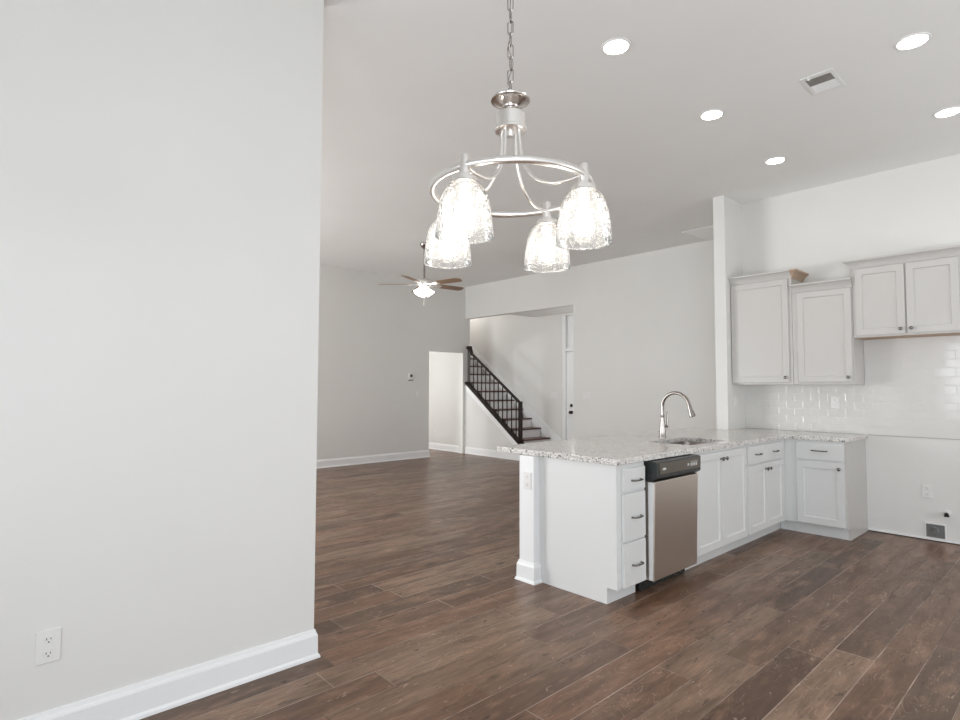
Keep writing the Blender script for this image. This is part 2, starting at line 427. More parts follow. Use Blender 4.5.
# walls behind the camera with window openings
m = MB()
def holed(m, axis, pos, a0, a1, holes, z1=H):
    th = 0.1
    def bx(u0, u1, z0, zz):
        if u1-u0 < 1e-4 or zz-z0 < 1e-4: return
        if axis == 'X': m.box(pos-th, pos, u0, u1, z0, zz)
        else: m.box(u0, u1, pos-th, pos, z0, zz)
    u = a0
    for (h0, h1, z0, zz) in holes:
        bx(u, h0, 0, z1); bx(h0, h1, 0, z0); bx(h0, h1, zz, z1); u = h1
    bx(u, a1, 0, z1)
holed(m, 'X', -1.3, -3.0, YF, [(-2.65, -0.35, 0.05, 2.5), (0.58, 2.03, 0.92, 2.18), (5.9, 7.1, 0.65, 2.55), (7.4, 8.6, 0.65, 2.55)])
struct(m.done('wall_back', 'wall'), 'wall with windows behind the camera', 'wall')
m = MB(); holed(m, 'Y', -3.0, -1.4, XK+0.12, [(-0.9, 2.1, 0.2, 2.3), (3.3, 5.1, 0.9, 2.3)])
struct(m.done('wall_right', 'wall'), 'wall with patio door and window out of frame to the right', 'wall')
# hallway, stairwell and foyer walls
struct(MB().box(XO, XO+0.12, YF+0.12, 11.5, 0, 5.4).box(XO, XO+0.12, YF, YF+0.12, H, 5.4).box(XO, XO+0.12, 4.9, YF, H+0.1, 5.4)
       .done('wall_hallway', 'wall'), 'bright hallway wall seen through the doorway', 'wall')
struct(MB().box(4.3, 4.4, YF+0.12, 11.5, 0, 2.84).box(4.3, XO, 11.5, 11.6, 0, 2.84).done('wall_hallway_end', 'wall'), 'end walls of the hallway', 'wall')
struct(MB().box(XF, XF+0.12, 6.94, 11.5, 0, 5.4).box(XF, XF+0.12, 4.9, 5.94, 0, 5.4).box(XF, XF+0.12, 5.94, 6.94, 2.74, 5.4)
       .box(XO+0.12, XF+0.12, 4.8, 4.9, 0, 5.4).box(XO, XF+0.12, 11.5, 11.6, 0, 5.4).box(XF+0.12, XF+0.16, 5.8, 7.0, 2.0, 2.9)
       .done('wall_stairwell', 'wall'), 'tall pale wall behind the stairs', 'wall')
# knee wall under the stairs
def zst(y): return 0.325+0.7465*(y-7.39)
KW = 7.315
m = MB().prism([(XO, KW, 0), (XO, KW, zst(KW)), (XO, YF, zst(YF)), (XO, YF, 0)], (0.12, 0, 0))
struct(m.done('wall_stair', 'wall'), 'sloping white knee wall under the stair railing', 'wall')
# half wall behind the peninsula with its end cap
m = MB().box(2.985, 6.006, 2.700, 2.835, 0, 0.874)
struct(m.done('wall_peninsula', 'trim'), 'white half wall behind the peninsula cabinets, with end post', 'wall')

struct(MB().box(XK-0.0095, XK, -2.0, 1.520, 0.910, 0.9155).done('tile_shadow_line', 'tile_shadow'), 'thin grey strip painted as the shadow line under the tile', 'trim')  # strip added to draw the shadow line of the tile edge
# baseboards
BB = [(0, 0), (0.026, 0), (0.024, 0.012), (0.016, 0.022), (0.015, 0.108), (0.012, 0.118), (0.009, 0.122), (0.006, 0.136), (0, 0.138)]
def baseboard(name, path, side, label):
    return struct(MB().sweep(BB, path, side).done(name, 'trim'), label, 'baseboard')
baseboard('baseboard_left', [(-1.3, YL), (XL, YL), (XL, YL+0.12), (-1.3, YL+0.12)], 1, 'tall white baseboard along the near left wall')
baseboard('baseboard_far', [(-1.3, YF), (DX0, YF), (DX0, YF+0.12)], 1, 'white baseboard along the far living room wall')
baseboard('baseboard_stair', [(XO, YF-0.012), (XO, KW)], 1, 'white baseboard under the stair knee wall')
baseboard('baseboard_opening', [(XO, YO), (XO, YW1)], 1, 'white baseboard of the living room wall beyond the peninsula')
baseboard('baseboard_hallway', [(XO, 11.5), (XO, YF+0.13)], 1, 'white baseboard in the bright hallway')
baseboard('baseboard_peninsula', [(6.0, 2.835), (2.985, 2.835), (2.985, 2.700), (3.046, 2.700)], 1, 'white base moulding around the peninsula end post')
struct(MB().box(XK-0.012, XK, -2.9, 1.540, 0.008, 0.022).done('trim_5', 'trim'), 'thin white strip at the foot of the bare range wall', 'trim')
struct(MB().box(XK-0.003, XK, -2.9, 1.540, 0, 0.008).done('trim_2', 'slot'), 'dark gap under the bare range wall', 'trim')
# front door in the foyer
YD1 = 6.905
d2 = struct(MB().box(XF-0.018, XF, YD1, YD1+0.075, 0, 2.74, 0.004).box(XF-0.018, XF, 5.89, 5.96, 0, 2.74, 0.004)
            .box(XF-0.018, XF, 5.96, YD1, 2.045, 2.115, 0.004).box(XF+0.06, XF+0.10, 5.94, 6.94, 2.08, 2.74)
            .done('door_1', 'trim'), 'white front door at the right edge of the stair opening', 'door')
f = MB().box(XF+0.005, XF+0.05, 5.97, YD1-0.012, 0.01, 2.035, 0.003).done('door_panel', 'trim', d2)
MB().lathe([(0, 0), (0.032, 0), (0.032, 0.008), (0.014, 0.014), (0.014, 0.03), (0.028, 0.042), (0.030, 0.055), (0.018, 0.066), (0, 0.068)],
           (XF+0.005, 6.775, 0.885), 20, '-X').done('door_knob', 'iron', f, True)
MB().lathe([(0, 0), (0.028, 0), (0.028, 0.016), (0.02, 0.024), (0, 0.024)], (XF+0.005, 6.775, 1.015), 20, '-X').done('deadbolt', 'iron', f, True)
# stair skirt on the far wall
m = MB().prism([(XF-0.02, 7.02, 0.10), (XF-0.02, 7.02, 0.34), (XF-0.02, 11.0, 0.34+0.7465*3.98), (XF-0.02, 11.0, 0.10+0.7465*3.98)], (0.02, 0, 0))
struct(m.done('trim_3', 'trim'), 'white sloping skirt board along the far wall of the stairs', 'trim')
m = MB().prism([(XO-0.008, KW+0.02, max(0.0, zst(KW+0.02)-0.11)), (XO-0.008, KW+0.02, zst(KW+0.02)), (XO-0.008, YF-0.02, zst(YF-0.02)), (XO-0.008, YF-0.02, zst(YF-0.02)-0.11)], (0.008, 0, 0))
struct(m.done('trim_4', 'trim'), 'white sloping trim board under the stair railing', 'trim')
# tile
m = MB().box(XK-0.008, XK, 1.535, YW0, 0.916, 1.40).box(XK-0.008, XK, -2.0, 1.535, 0.916, 1.83)
struct(m.done('wall_backsplash', 'tile'), 'glossy white subway tile backsplash above the counter and range space', 'backsplash')

# ------------------------------------------------------------------ stairs and railing
st = thing('staircase', 'flight of stairs with dark red-brown treads and white risers behind the railing', 'staircase', (8.18, 7.03, 0))
RUN, RISE = 0.2411, 0.18
for k in range(1, 15):
    y0 = 7.30+(k-2)*RUN; z = RISE*k+0.02
    MB().box(XO+0.122, XF-0.022, y0-0.025, y0+RUN, z-0.028, z, 0.006).done('tread', 'tread', st)
    MB().box(XO+0.122, XF-0.022, y0, y0+0.018, max(0.0, z-RISE), z-0.028).done('riser', 'trim', st)
rl = thing('stair_railing', 'dark stair railing with square newel and thin iron balusters', 'railing', (XO+0.05, KW, 0.27))
XC = XO+0.05
def zh(y): return 1.118+0.717*(y-7.41)
m = MB().prism([(XO-0.012, 7.29, zst(7.29)+0.001), (XO-0.012, 7.29, zst(7.29)+0.045), (XO-0.012, YF-0.002, zst(YF)+0.045), (XO-0.012, YF-0.002, zst(YF)+0.001)], (0.115, 0, 0))
m.done('shoe_rail', 'espresso', rl)
m = MB().box(XC-0.030, XC+0.030, 7.315, 7.375, zst(7.375)+0.03, 1.075, 0.003).box(XC-0.034, XC+0.034, 7.311, 7.379, 1.075, 1.092, 0.004)
m.done('newel_post', 'espresso', rl)
pth = [(XC, 7.33, zh(7.33)-0.03)]+[(XC, y, zh(y)) for y in (7.42, 7.7, 8.1, 8.5, 8.70)]+[(XC, 8.755, zh(8.70)+0.075), (XC, 8.775, zh(8.70)+0.15), (XC, 8.85, zh(8.70)+0.17)]
m = MB()
m.prism([(XC-0.03, 7.36, zh(7.36)-0.034), (XC-0.03, 7.36, zh(7.36)+0.010), (XC-0.03, 8.72, zh(8.72)+0.010), (XC-0.03, 8.72, zh(8.72)-0.034)], (0.06, 0, 0), 0.010)
m.prism([(XC-0.03, 8.70, zh(8.70)-0.045), (XC-0.03, 8.70, zh(8.70)+0.012), (XC-0.03, 8.745, zh(8.70)+0.16), (XC-0.03, 8.855, zh(8.70)+0.16), (XC-0.03, 8.855, zh(8.70)+0.10), (XC-0.03, 8.79, zh(8.70)+0.10), (XC-0.03, 8.76, zh(8.76)-0.045)], (0.06, 0, 0), 0.006)
m.done('handrail', 'espresso', rl)
y = 7.455
while y < 8.80:
    MB().box(XC-0.008, XC+0.008, y-0.008, y+0.008, zst(y)+0.045, zh(y)-0.03).done('baluster', 'iron', rl)
    y += RUN/2
MB().box(XC-0.008, XC+0.008, 8.822, 8.838, zst(8.83)+0.045, zh(8.7)+0.11).done('baluster', 'iron', rl)

# ------------------------------------------------------------------ cabinets
# faces: 'Y' looks towards -Y (u = X), 'X' looks towards -X (u = Y)
def fmap(face, pos):
    if face == 'Y': return lambda u, n, v: Vector((u, pos-n, v))
    return lambda u, n, v: Vector((pos-n, u, v))
def shaker(face, pos, u0, u1, v0, v1, t=0.02, rail=0.056, rec=0.009, ch=0.006):
    """one door: a square frame round a sunk flat panel, chamfered on the inside."""
    F = fmap(face, pos); b = bmesh.new()
    def ring(i, n): return [b.verts.new(F(*p)) for p in ((u0+i, n, v0+i), (u1-i, n, v0+i), (u1-i, n, v1-i), (u0+i, n, v1-i))]
    R = [ring(0, 0.001), ring(0, t-0.002), ring(0.002, t), ring(rail, t), ring(rail+ch*0.4, t-rec*0.7), ring(rail+ch, t-rec)]
    b.faces.new(R[0])
    for A, B in zip(R, R[1:]):
        for k in range(4): b.faces.new((A[k], A[(k+1) % 4], B[(k+1) % 4], B[k]))
    b.faces.new(R[-1]); mb = MB(); mb.add(b); return mb
def slab(face, pos, u0, u1, v0, v1, t=0.02):
    m = MB()
    if face == 'Y': m.box(u0, u1, pos-t, pos-0.001, v0, v1, 0.004)
    else: m.box(pos-t, pos-0.001, u0, u1, v0, v1, 0.004)
    return m
KNOB = [(0, 0), (0.009, 0), (0.008, 0.003), (0.0055, 0.006), (0.0055, 0.014), (0.012, 0.018), (0.0155, 0.022), (0.0150, 0.027), (0.009, 0.031), (0, 0.032)]
def knob(face, pos, u, v, parent):
    F = fmap(face, pos); MB().lathe(KNOB, F(u, 0, v), 20, '-'+face).done('knob', 'pull', parent, True)
def pull(face, pos, u, v, parent, half=0.05):
    F = fmap(face, pos)
    P = [F(u-half, 0, v), F(u-half, 0.012, v), F(u-half*0.93, 0.021, v), F(u-half*0.6, 0.027, v), F(u, 0.029, v), F(u+half*0.6, 0.027, v), F(u+half*0.93, 0.021, v), F(u+half, 0.012, v), F(u+half, 0, v)]
    MB().tube(P, [0.007, 0.0052, 0.005, 0.005, 0.005, 0.005, 0.005, 0.0052, 0.007], 10).done('pull', 'pull', parent, True)

YP, YB = 2.064, 2.698        # face frame plane, back of the peninsula cabinets
ZC = 0.874                   # cabinet top
def carcass_y(name_thing, x0, x1, toe_x=None, hollow=False):
    if hollow:
        m = MB().box(x0, x0+0.018, YP+0.02, YB, 0.102, ZC).box(x1-0.018, x1, YP+0.02, YB, 0.102, ZC).box(x0+0.018, x1-0.018, YB-0.012, YB, 0.102, ZC)
        m.box(x0+0.018, x1-0.018, YP+0.02, YB-0.012, 0.102, 0.12).box(x0, x1, YP, YP+0.02, 0.102, ZC, 0.0015)
    else: m = MB().box(x0, x1, YP, YB, 0.102, ZC, 0.0015)
    m.done('carcass', 'base_cabinet', name_thing)
    MB().box(x0, toe_x or x1, YP+0.075, YP+0.093, 0, 0.101).done('toe_kick', 'base_cabinet', name_thing)

c1 = thing('drawer_base_cabinet', 'light grey three-drawer base cabinet at the near end of the peninsula', 'cabinet', (3.21, 2.37, 0))
carcass_y(c1, 3.068, 3.368)
m = MB().prism([(3.048, YP, 0.102), (3.048, YP, ZC), (3.048, 2.698, ZC), (3.048, 2.698, 0), (3.048, YP+0.075, 0), (3.048, YP+0.075, 0.102)], (0.0195, 0, 0))
m.done('end_panel', 'base_cabinet', c1)
for z0, z1 in ((0.703, 0.846), (0.395, 0.687), (0.106, 0.379)):
    dr = slab('Y', YP, 3.098, 3.352, z0, z1).done('drawer', 'base_cabinet', c1)
    pull('Y', YP-0.02, 3.240, (z0+z1)/2 - 0.008, dr)

c2 = thing('sink_base_cabinet', 'tall two-door light grey sink cabinet right of the steel dishwasher', 'cabinet', (4.49, 2.37, 0))
carcass_y(c2, 4.018, 4.963, None, True)
for u0, u1, ku in ((4.045, 4.482, 4.45), (4.487, 4.935, 4.52)):
    dr = shaker('Y', YP, u0, u1, 0.115, 0.856).done('door', 'base_cabinet', c2)
    knob('Y', YP-0.02, ku, 0.80, dr)

c3 = thing('drawer_door_base_cabinet', 'light grey base cabinet in the inner corner with two small drawers over two doors', 'cabinet', (5.40, 2.37, 0))
carcass_y(c3, 4.966, 5.842, 5.914)
for u0, u1 in ((4.985, 5.366), (5.371, 5.752)):
    dr = slab('Y', YP, u0, u1, 0.705, 0.856).done('drawer', 'base_cabinet', c3)
    pull('Y', YP-0.02, (u0+u1)/2, 0.78, dr)
for u0, u1, ku in ((4.985, 5.366, 5.333), (5.371, 5.752, 5.404)):
    dr = shaker('Y', YP, u0, u1, 0.115, 0.690).done('door', 'base_cabinet', c3)
    knob('Y', YP-0.02, ku, 0.64, dr)

XB = 5.846
c4 = thing('corner_base_cabinet', 'light grey base cabinet against the kitchen wall with one drawer over one door', 'cabinet', (6.15, 1.80, 0))
MB().box(XB, XK-0.002, 1.565, 2.668, 0.102, ZC, 0.0015).done('carcass', 'base_cabinet', c4)
MB().box(XB+0.070, XB+0.088, 1.565, 2.137, 0, 0.101).done('toe_kick', 'base_cabinet', c4)
m = MB().prism([(XB, 1.546, 0.102), (XB, 1.546, ZC), (XK-0.002, 1.546, ZC), (XK-0.002, 1.546, 0), (XB+0.07, 1.546, 0), (XB+0.07, 1.546, 0.102)], (0, 0.0185, 0))
m.done('end_panel', 'cabinet', c4)['label'] = 'darker grey end panel'
dr = slab('X', XB, 1.565, 1.956, 0.700, 0.856).done('drawer', 'base_cabinet', c4); pull('X', XB-0.02, 1.76, 0.785, dr, 0.062)
dr = shaker('X', XB, 1.565, 1.956, 0.115, 0.684, rail=0.06).done('door', 'base_cabinet', c4); knob('X', XB-0.02, 1.60, 0.633, dr)

# crown profile (outward, z from the bottom edge): cove
CROWN = [(0, 0), (0.008, 0), (0.010, 0.008), (0.016, 0.022), (0.028, 0.040), (0.046, 0.056), (0.060, 0.062), (0.064, 0.066), (0.064, 0.078), (0, 0.078)]
XU = XK-0.33
def crown(z): return [(u, z+w) for u, w in CROWN]
u1 = thing('upper_cabinet', 'tallest pale grey wall cabinet beside the wing wall', 'cabinet', (6.29, 2.37, 1.393))
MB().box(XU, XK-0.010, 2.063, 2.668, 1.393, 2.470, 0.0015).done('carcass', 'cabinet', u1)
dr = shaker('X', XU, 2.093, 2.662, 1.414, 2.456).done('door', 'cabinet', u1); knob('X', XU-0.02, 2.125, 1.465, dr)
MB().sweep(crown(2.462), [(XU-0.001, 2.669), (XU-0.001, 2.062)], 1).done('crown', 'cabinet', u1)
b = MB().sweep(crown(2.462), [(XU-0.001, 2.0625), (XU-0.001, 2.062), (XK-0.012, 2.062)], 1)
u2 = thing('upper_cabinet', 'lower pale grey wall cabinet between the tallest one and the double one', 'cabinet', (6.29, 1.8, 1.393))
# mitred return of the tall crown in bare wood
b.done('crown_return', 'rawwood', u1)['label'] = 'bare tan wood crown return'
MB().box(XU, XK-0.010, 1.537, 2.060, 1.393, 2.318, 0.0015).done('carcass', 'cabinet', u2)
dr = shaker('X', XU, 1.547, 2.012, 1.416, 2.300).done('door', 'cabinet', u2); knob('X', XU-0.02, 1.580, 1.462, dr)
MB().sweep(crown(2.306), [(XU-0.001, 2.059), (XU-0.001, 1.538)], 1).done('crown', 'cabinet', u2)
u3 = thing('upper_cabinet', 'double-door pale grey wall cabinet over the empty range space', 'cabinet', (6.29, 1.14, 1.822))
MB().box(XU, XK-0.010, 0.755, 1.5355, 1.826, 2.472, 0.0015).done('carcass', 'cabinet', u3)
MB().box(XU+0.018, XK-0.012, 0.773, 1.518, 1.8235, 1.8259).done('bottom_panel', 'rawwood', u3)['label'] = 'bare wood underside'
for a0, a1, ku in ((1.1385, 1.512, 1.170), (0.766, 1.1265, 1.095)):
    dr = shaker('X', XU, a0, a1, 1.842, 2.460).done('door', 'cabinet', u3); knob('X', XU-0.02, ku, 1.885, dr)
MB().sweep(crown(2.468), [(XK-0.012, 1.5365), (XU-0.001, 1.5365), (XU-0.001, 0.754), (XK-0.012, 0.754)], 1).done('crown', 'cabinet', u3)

# ------------------------------------------------------------------ dishwasher
dw = thing('dishwasher', 'stainless steel dishwasher with black control panel under the counter', 'dishwasher', (3.70, 2.35, 0))
MB().box(3.374, 4.016, YP+0.030, 2.62, 0.10, 0.872).done('tub', 'black', dw)
MB().prism([(3.396, 2.016, 0.088), (3.396, 2.000, 0.738), (3.396, YP+0.029, 0.738), (3.396, YP+0.029, 0.088)], (0.592, 0, 0), 0.005).done('door', 'steel', dw)
MB().prism([(3.3945, 2.024, 0.094), (3.3945, 2.008, 0.732), (3.3945, 2.050, 0.732), (3.3945, 2.050, 0.094)], (0.0014, 0, 0)).done('door_edge', 'whitemetal', dw)['label'] = 'pale grey side edge of the steel door'
cpn = MB().prism([(3.390, 2.018, 0.740), (3.390, 1.986, 0.762), (3.390, 1.984, 0.862), (3.390, 2.000, 0.871), (3.390, YP+0.029, 0.871), (3.390, YP+0.029, 0.740)], (0.612, 0, 0), 0.004).done('control_panel', 'black', dw, False)
MB().box(3.430, 3.985, 1.9815, 1.9845, 0.785, 0.858, 0.001).done('fascia', 'fascia', cpn)
for i, xx in enumerate((3.80, 3.845, 3.87, 3.895, 3.92)):
    MB().box(xx, xx+(0.020 if i == 0 else 0.014), 1.9805, 1.9816, 0.806 if i else 0.812, 0.828).done('button', 'button', cpn)
for i in range(4): MB().box(3.850+i*0.026, 3.866+i*0.026, 1.9805, 1.9816, 0.835, 0.839).done('indicator', 'button', cpn)
b = bmesh.new(); bmesh.ops.create_cone(b, cap_ends=True, segments=24, radius1=1, radius2=1, depth=1)
MB().add(b, Matrix.Translation((3.485, 1.981, 0.819)) @ Matrix.Rotation(PI/2, 4, 'X') @ Matrix.Diagonal((0.024, 0.008, 0.001, 1))).done('badge', 'button', cpn)
MB().box(3.395, 3.998, YP+0.055, YP+0.073, 0.004, 0.098).done('kick_plate', 'black', dw)

# ------------------------------------------------------------------ countertop, sink, faucet
CZ0, CZ1 = 0.8755, 0.914
SX0, SX1, SY0, SY1 = 4.20, 4.86, 2.165, 2.555
def counter():
    b = bmesh.new()
    xs = [3.015, SX0, SX1, 5.821, 6.004, XK-0.010]; ys = [1.526, 2.039, SY0, SY1, YW0-0.003, 3.10]
    def inside(x, y):
        if SX0 < x < SX1 and SY0 < y < SY1: return False
        if y < 2.039: return x > 5.821
        if y > YW0-0.003: return x < 6.004
        return True
    V = {}
    def v(i, j):
        if (i, j) not in V: V[i, j] = b.verts.new((xs[i], ys[j], CZ0))
        return V[i, j]
    for i in range(len(xs)-1):
        for j in range(len(ys)-1):
            if inside((xs[i]+xs[i+1])/2, (ys[j]+ys[j+1])/2): b.faces.new((v(i, j), v(i+1, j), v(i+1, j+1), v(i, j+1)))
    r = bmesh.ops.extrude_face_region(b, geom=list(b.faces))
    for g in r['geom']:
        if isinstance(g, bmesh.types.BMVert): g.co.z = CZ1
    bmesh.ops.dissolve_limit(b, angle_limit=0.01, verts=b.verts, edges=b.edges)
    m = MB(); m.add(b); return m
ct = counter().done('countertop', 'granite', None, False, 0.005)
tag(ct, 'L-shaped speckled white granite countertop on the peninsula cabinets', 'countertop')
sk = thing('sink', 'undermount stainless steel sink set in the granite countertop', 'sink', (4.53, 2.36, CZ0))
b = bmesh.new()
def srec(i, z, r=0.05, n=6):
    x0, x1, y0, y1 = SX0-0.004+i, SX1+0.004-i, SY0-0.004+i, SY1+0.004-i; out = []
    for (cx, cy_, a0) in ((x1-r, y1-r, 0), (x0+r, y1-r, PI/2), (x0+r, y0+r, PI), (x1-r, y0+r, 1.5*PI)):
        for k in range(n+1): out.append(b.verts.new((cx+r*math.cos(a0+k*PI/2/n), cy_+r*math.sin(a0+k*PI/2/n), z)))
    return out
R = [srec(-0.02, CZ0-0.001), srec(0.0, CZ0-0.001), srec(0.002, 0.86), srec(0.012, 0.72), srec(0.04, 0.695), srec(0.10, 0.690)]
for A, B in zip(R, R[1:]):
    for k in range(len(A)): b.faces.new((A[k], A[(k+1) % len(A)], B[(k+1) % len(A)], B[k]))
b.faces.new(R[-1])
MB().add(b).done('basin', 'sinksteel', sk, True)
MB().lathe([(0, 0.6925), (0.035, 0.6925), (0.045, 0.6945), (0.045, 0.691), (0, 0.691)], (4.53, 2.36, 0)).done('drain', 'nickel', sk, True)

fx, fy_ = 4.607, 2.632
fc = thing('faucet', 'tall brushed nickel gooseneck faucet behind the sink', 'faucet', (fx, fy_, CZ1))
MB().lathe([(0, 0), (0.031, 0), (0.031, 0.008), (0.027, 0.018), (0.026, 0.06), (0.023, 0.11), (0.018, 0.165), (0.0165, 0.19), (0.0175, 0.194), (0.0175, 0.203), (0.0145, 0.206), (0, 0.206)],
           (fx, fy_, CZ1), 28).done('body', 'nickel', fc, True)
R_ = 0.126; zc = CZ1+0.400-R_
arc = [(fx, fy_, CZ1+0.203), (fx, fy_, zc-0.02), (fx, fy_, zc)]
for k in range(1, 17):
    a = PI*k/16*0.93; arc.append((fx, fy_-R_+R_*math.cos(a), zc+R_*math.sin(a)))
e1 = Vector(arc[-1]); dd = (e1-Vector(arc[-2])).normalized()
arc.append(tuple(e1+dd*0.02))
MB().tube(arc, 0.0150, 16).done('spout', 'nickel', fc, True)
p0 = e1+dd*0.012
MB().lathe([(0, 0), (0.017, 0), (0.018, 0.01), (0.019, 0.035), (0.026, 0.080), (0.026, 0.092), (0.021, 0.097), (0, 0.097)], p0, 24, dd).done('spray_head', 'nickel', fc, True)
hd = MB().tube([(fx+0.016, fy_-0.012, CZ1+0.105), (fx+0.036, fy_-0.026, CZ1+0.105)], [0.013, 0.015], 16)
hd.tube([(fx+0.032, fy_-0.024, CZ1+0.095), (fx+0.036, fy_-0.028, CZ1+0.15), (fx+0.030, fy_-0.026, CZ1+0.235)], [0.010, 0.0085, 0.007], 12)
hd.done('handle', 'nickel', fc, True)

# ------------------------------------------------------------------ outlets, switches, wall boxes
def wall_plate(face, pos, u, v, label, cat='outlet', w=0.072, h=0.118, kind='outlet', group=None, dark=True):
    """a duplex outlet or rocker switch on a wall plate."""
    sgn = {'Y': (0, -1), 'X': (-1, 0)}[face]
    F = fmap(face, pos)
    o = thing('wall_outlet' if kind == 'outlet' else 'light_switch', label, cat, F(u, 0, v), group)
    def bx(m, u0, u1, n0, n1, v0, v1, bev=0):
        a, c = F(u0, n0, v0), F(u1, n1, v1)
        m.box(min(a.x, c.x), max(a.x, c.x), min(a.y, c.y), max(a.y, c.y), v0, v1, bev); return m
    bx(MB(), u-w/2, u+w/2, 0.0005, 0.007, v-h/2, v+h/2, 0.0025).done('cover_plate', 'plastic', o)
    if kind == 'outlet':
        for dz in (-0.026, 0.026):
            rp = MB().lathe([(0, 0), (0.0175, 0), (0.0165, 0.003), (0, 0.003)], F(u, 0.0065, v+dz), 24, '-'+face).done('receptacle', 'plastic', o)
            ms = MB()
            for du, hh in ((-0.0065, 0.008), (0.0065, 0.0065)): bx(ms, u+du-0.0012, u+du+0.0012, 0.0092, 0.0100, v+dz-hh/2+0.003, v+dz+hh/2+0.003)
            bx(ms, u-0.0025, u+0.0025, 0.0092, 0.0100, v+dz-0.0105, v+dz-0.006)
            ms.done('slots', 'slot', rp)
    else:
        n = max(1, round((w-0.02)/0.05))
        for k in range(n):
            uc = u+(k-(n-1)/2)*0.046
            bx(MB(), uc-0.0165, uc+0.0165, 0.0065, 0.0105, v-0.033, v+0.033, 0.0015).done('rocker', 'plastic', o)
    return o
wall_plate('Y', YL, 0.283, 0.378, 'white duplex outlet low on the near left wall', h=0.122, w=0.078)
wall_plate('Y', YF, 5.99, 0.36, 'small white outlet low on the far living room wall')
wall_plate('X', XO, 9.86, 0.40, 'small white outlet on the hallway wall through the doorway')
wall_plate('X', XK, 1.085, 0.435, 'white outlet on the bare wall above the range plug box')
wall_plate('X', XK-0.008, 1.792, 1.215, 'white outlet on the tile backsplash under the wall cabinets')
wall_plate('X', 2.985, 2.756, 0.702, 'white outlet near the top of the peninsula end post')
wall_plate('Y', YW0, 6.20, 1.215, 'white switch on the wing wall under the tallest wall cabinet', 'switch', kind='switch')
wall_plate('X', XO, 5.77, 1.225, 'white switch plate on the wall right of the wide opening', 'switch', w=0.165, kind='switch')
wall_plate('Y', YF, 6.507, 1.222, 'white switch below the thermostat on the far wall', 'switch', kind='switch')
wall_plate('X', XF, 7.20, 1.20, 'white switch plate on the stair wall left of the front door', 'switch', w=0.165, kind='switch')

th = thing('thermostat', 'white thermostat with dark screen on the far wall left of the doorway', 'thermostat', (6.33, YF, 1.56))
MB().box(6.275, 6.385, YF-0.022, YF-0.001, 1.505, 1.615, 0.005).done('case', 'plastic', th)
MB().box(6.308, 6.358, YF-0.024, YF-0.0215, 1.545, 1.595).done('screen', 'slot', th)
MB().box(6.275, 6.385, YF-0.016, YF-0.001, 1.478, 1.490, 0.002).done('trim_lip', 'box', th)

rb = thing('range_plug_box', 'square dark grey range plug plate with white rim at the floor of the bare wall', 'wall box', (XK, 1.034, 0.086))
m = MB()
for a0, a1, b0, b1 in ((0.960, 1.108, 0.024, 0.032), (0.960, 1.108, 0.148, 0.156), (0.960, 0.968, 0.032, 0.148), (1.100, 1.108, 0.032, 0.148)):
    m.box(XK-0.010, XK-0.0005, a0, a1, b0, b1)
m.done('rim', 'plastic', rb)
MB().box(XK-0.006, XK-0.0005, 0.968, 1.100, 0.032, 0.148).done('plate', 'box', rb)
MB().lathe([(0, 0), (0.036, 0), (0.033, 0.010), (0.012, 0.012), (0, 0.012)], (XK-0.006, 1.034, 0.090), 28, '-X').done('receptacle', 'box', rb, True)
m = MB().tube([(XK-0.019, 1.034+0.022*math.cos(a), 0.088+0.022*math.sin(a)) for a in [PI*k/8 for k in range(9)]], 0.004, 8)
m.done('contact', 'nickel', rb, True)
gs = thing('gas_stub', 'small capped gas stub poking from the bare wall', 'gas pipe', (XK, 0.945, 0.255))
MB().lathe([(0, 0), (0.026, 0), (0.026, 0.004), (0.011, 0.006), (0.011, 0.03), (0, 0.03)], (XK-0.0005, 0.945, 0.262), 20, '-X').done('escutcheon', 'plastic', gs, True)
MB().lathe([(0, 0), (0.009, 0), (0.009, 0.028), (0.016, 0.028), (0.016, 0.045), (0, 0.045)], (XK-0.028, 0.945, 0.258), 8, '-X').done('cap', 'iron', gs, True)
MB().box(XK-0.06, XK-0.02, 0.93, 0.965, 0.236, 0.246, 0.002).done('valve_lever', 'iron', gs)

# ------------------------------------------------------------------ ceiling fittings
def downlight(x, y, label):
    o = thing('recessed_light', label, 'ceiling light', (x, y, H), 'recessed ceiling lights')
    MB().lathe([(0.0725, -0.003), (0.075, -0.007), (0.087, -0.006), (0.090, -0.0008), (0.0725, -0.0008)], (x, y, H), 36).done('trim_ring', 'whitemetal', o, True)
    MB().lathe([(0, -0.0045), (0.040, -0.004), (0.0722, -0.002), (0.0722, -0.0008), (0, -0.0008)], (x, y, H), 36).done('lens', 'lens', o, True)
for x, y, l in ((2.876, 1.92, 'round lit recessed light nearest the chandelier'), (4.145, 1.925, 'round lit recessed light over the dishwasher, second of its row'),
                (5.42, 1.935, 'round lit recessed light nearest the tall wall cabinet'), (4.13, 0.69, 'round lit recessed light right of the small ceiling vent, topmost on the right'),
                (5.403, 0.705, 'round lit recessed light over the range space at the right edge')):
    downlight(x, y, l)
cv = thing('ceiling_vent', 'small white two-way supply vent between the recessed lights', 'vent', (4.24, 1.2, H))
VX0, VX1, VY0, VY1 = 4.095, 4.40, 1.105, 1.300
m = MB()
fr = 0.040
m.box(VX0, VX0+fr, VY0, VY1, H-0.008, H-0.0008, 0.002).box(VX1-fr, VX1, VY0, VY1, H-0.008, H-0.0008, 0.002)
m.box(VX0+fr, VX1-fr, VY0, VY0+0.022, H-0.008, H-0.0008, 0.002).box(VX0+fr, VX1-fr, VY1-0.022, VY1, H-0.008, H-0.0008, 0.002)
m.done('frame', 'whitemetal', cv)
MB().box(VX0+fr, VX1-fr, VY0+0.022, VY1-0.022, H-0.0016, H-0.0008).done('duct', 'grille', cv)
xm = (VX0+VX1)/2+0.0
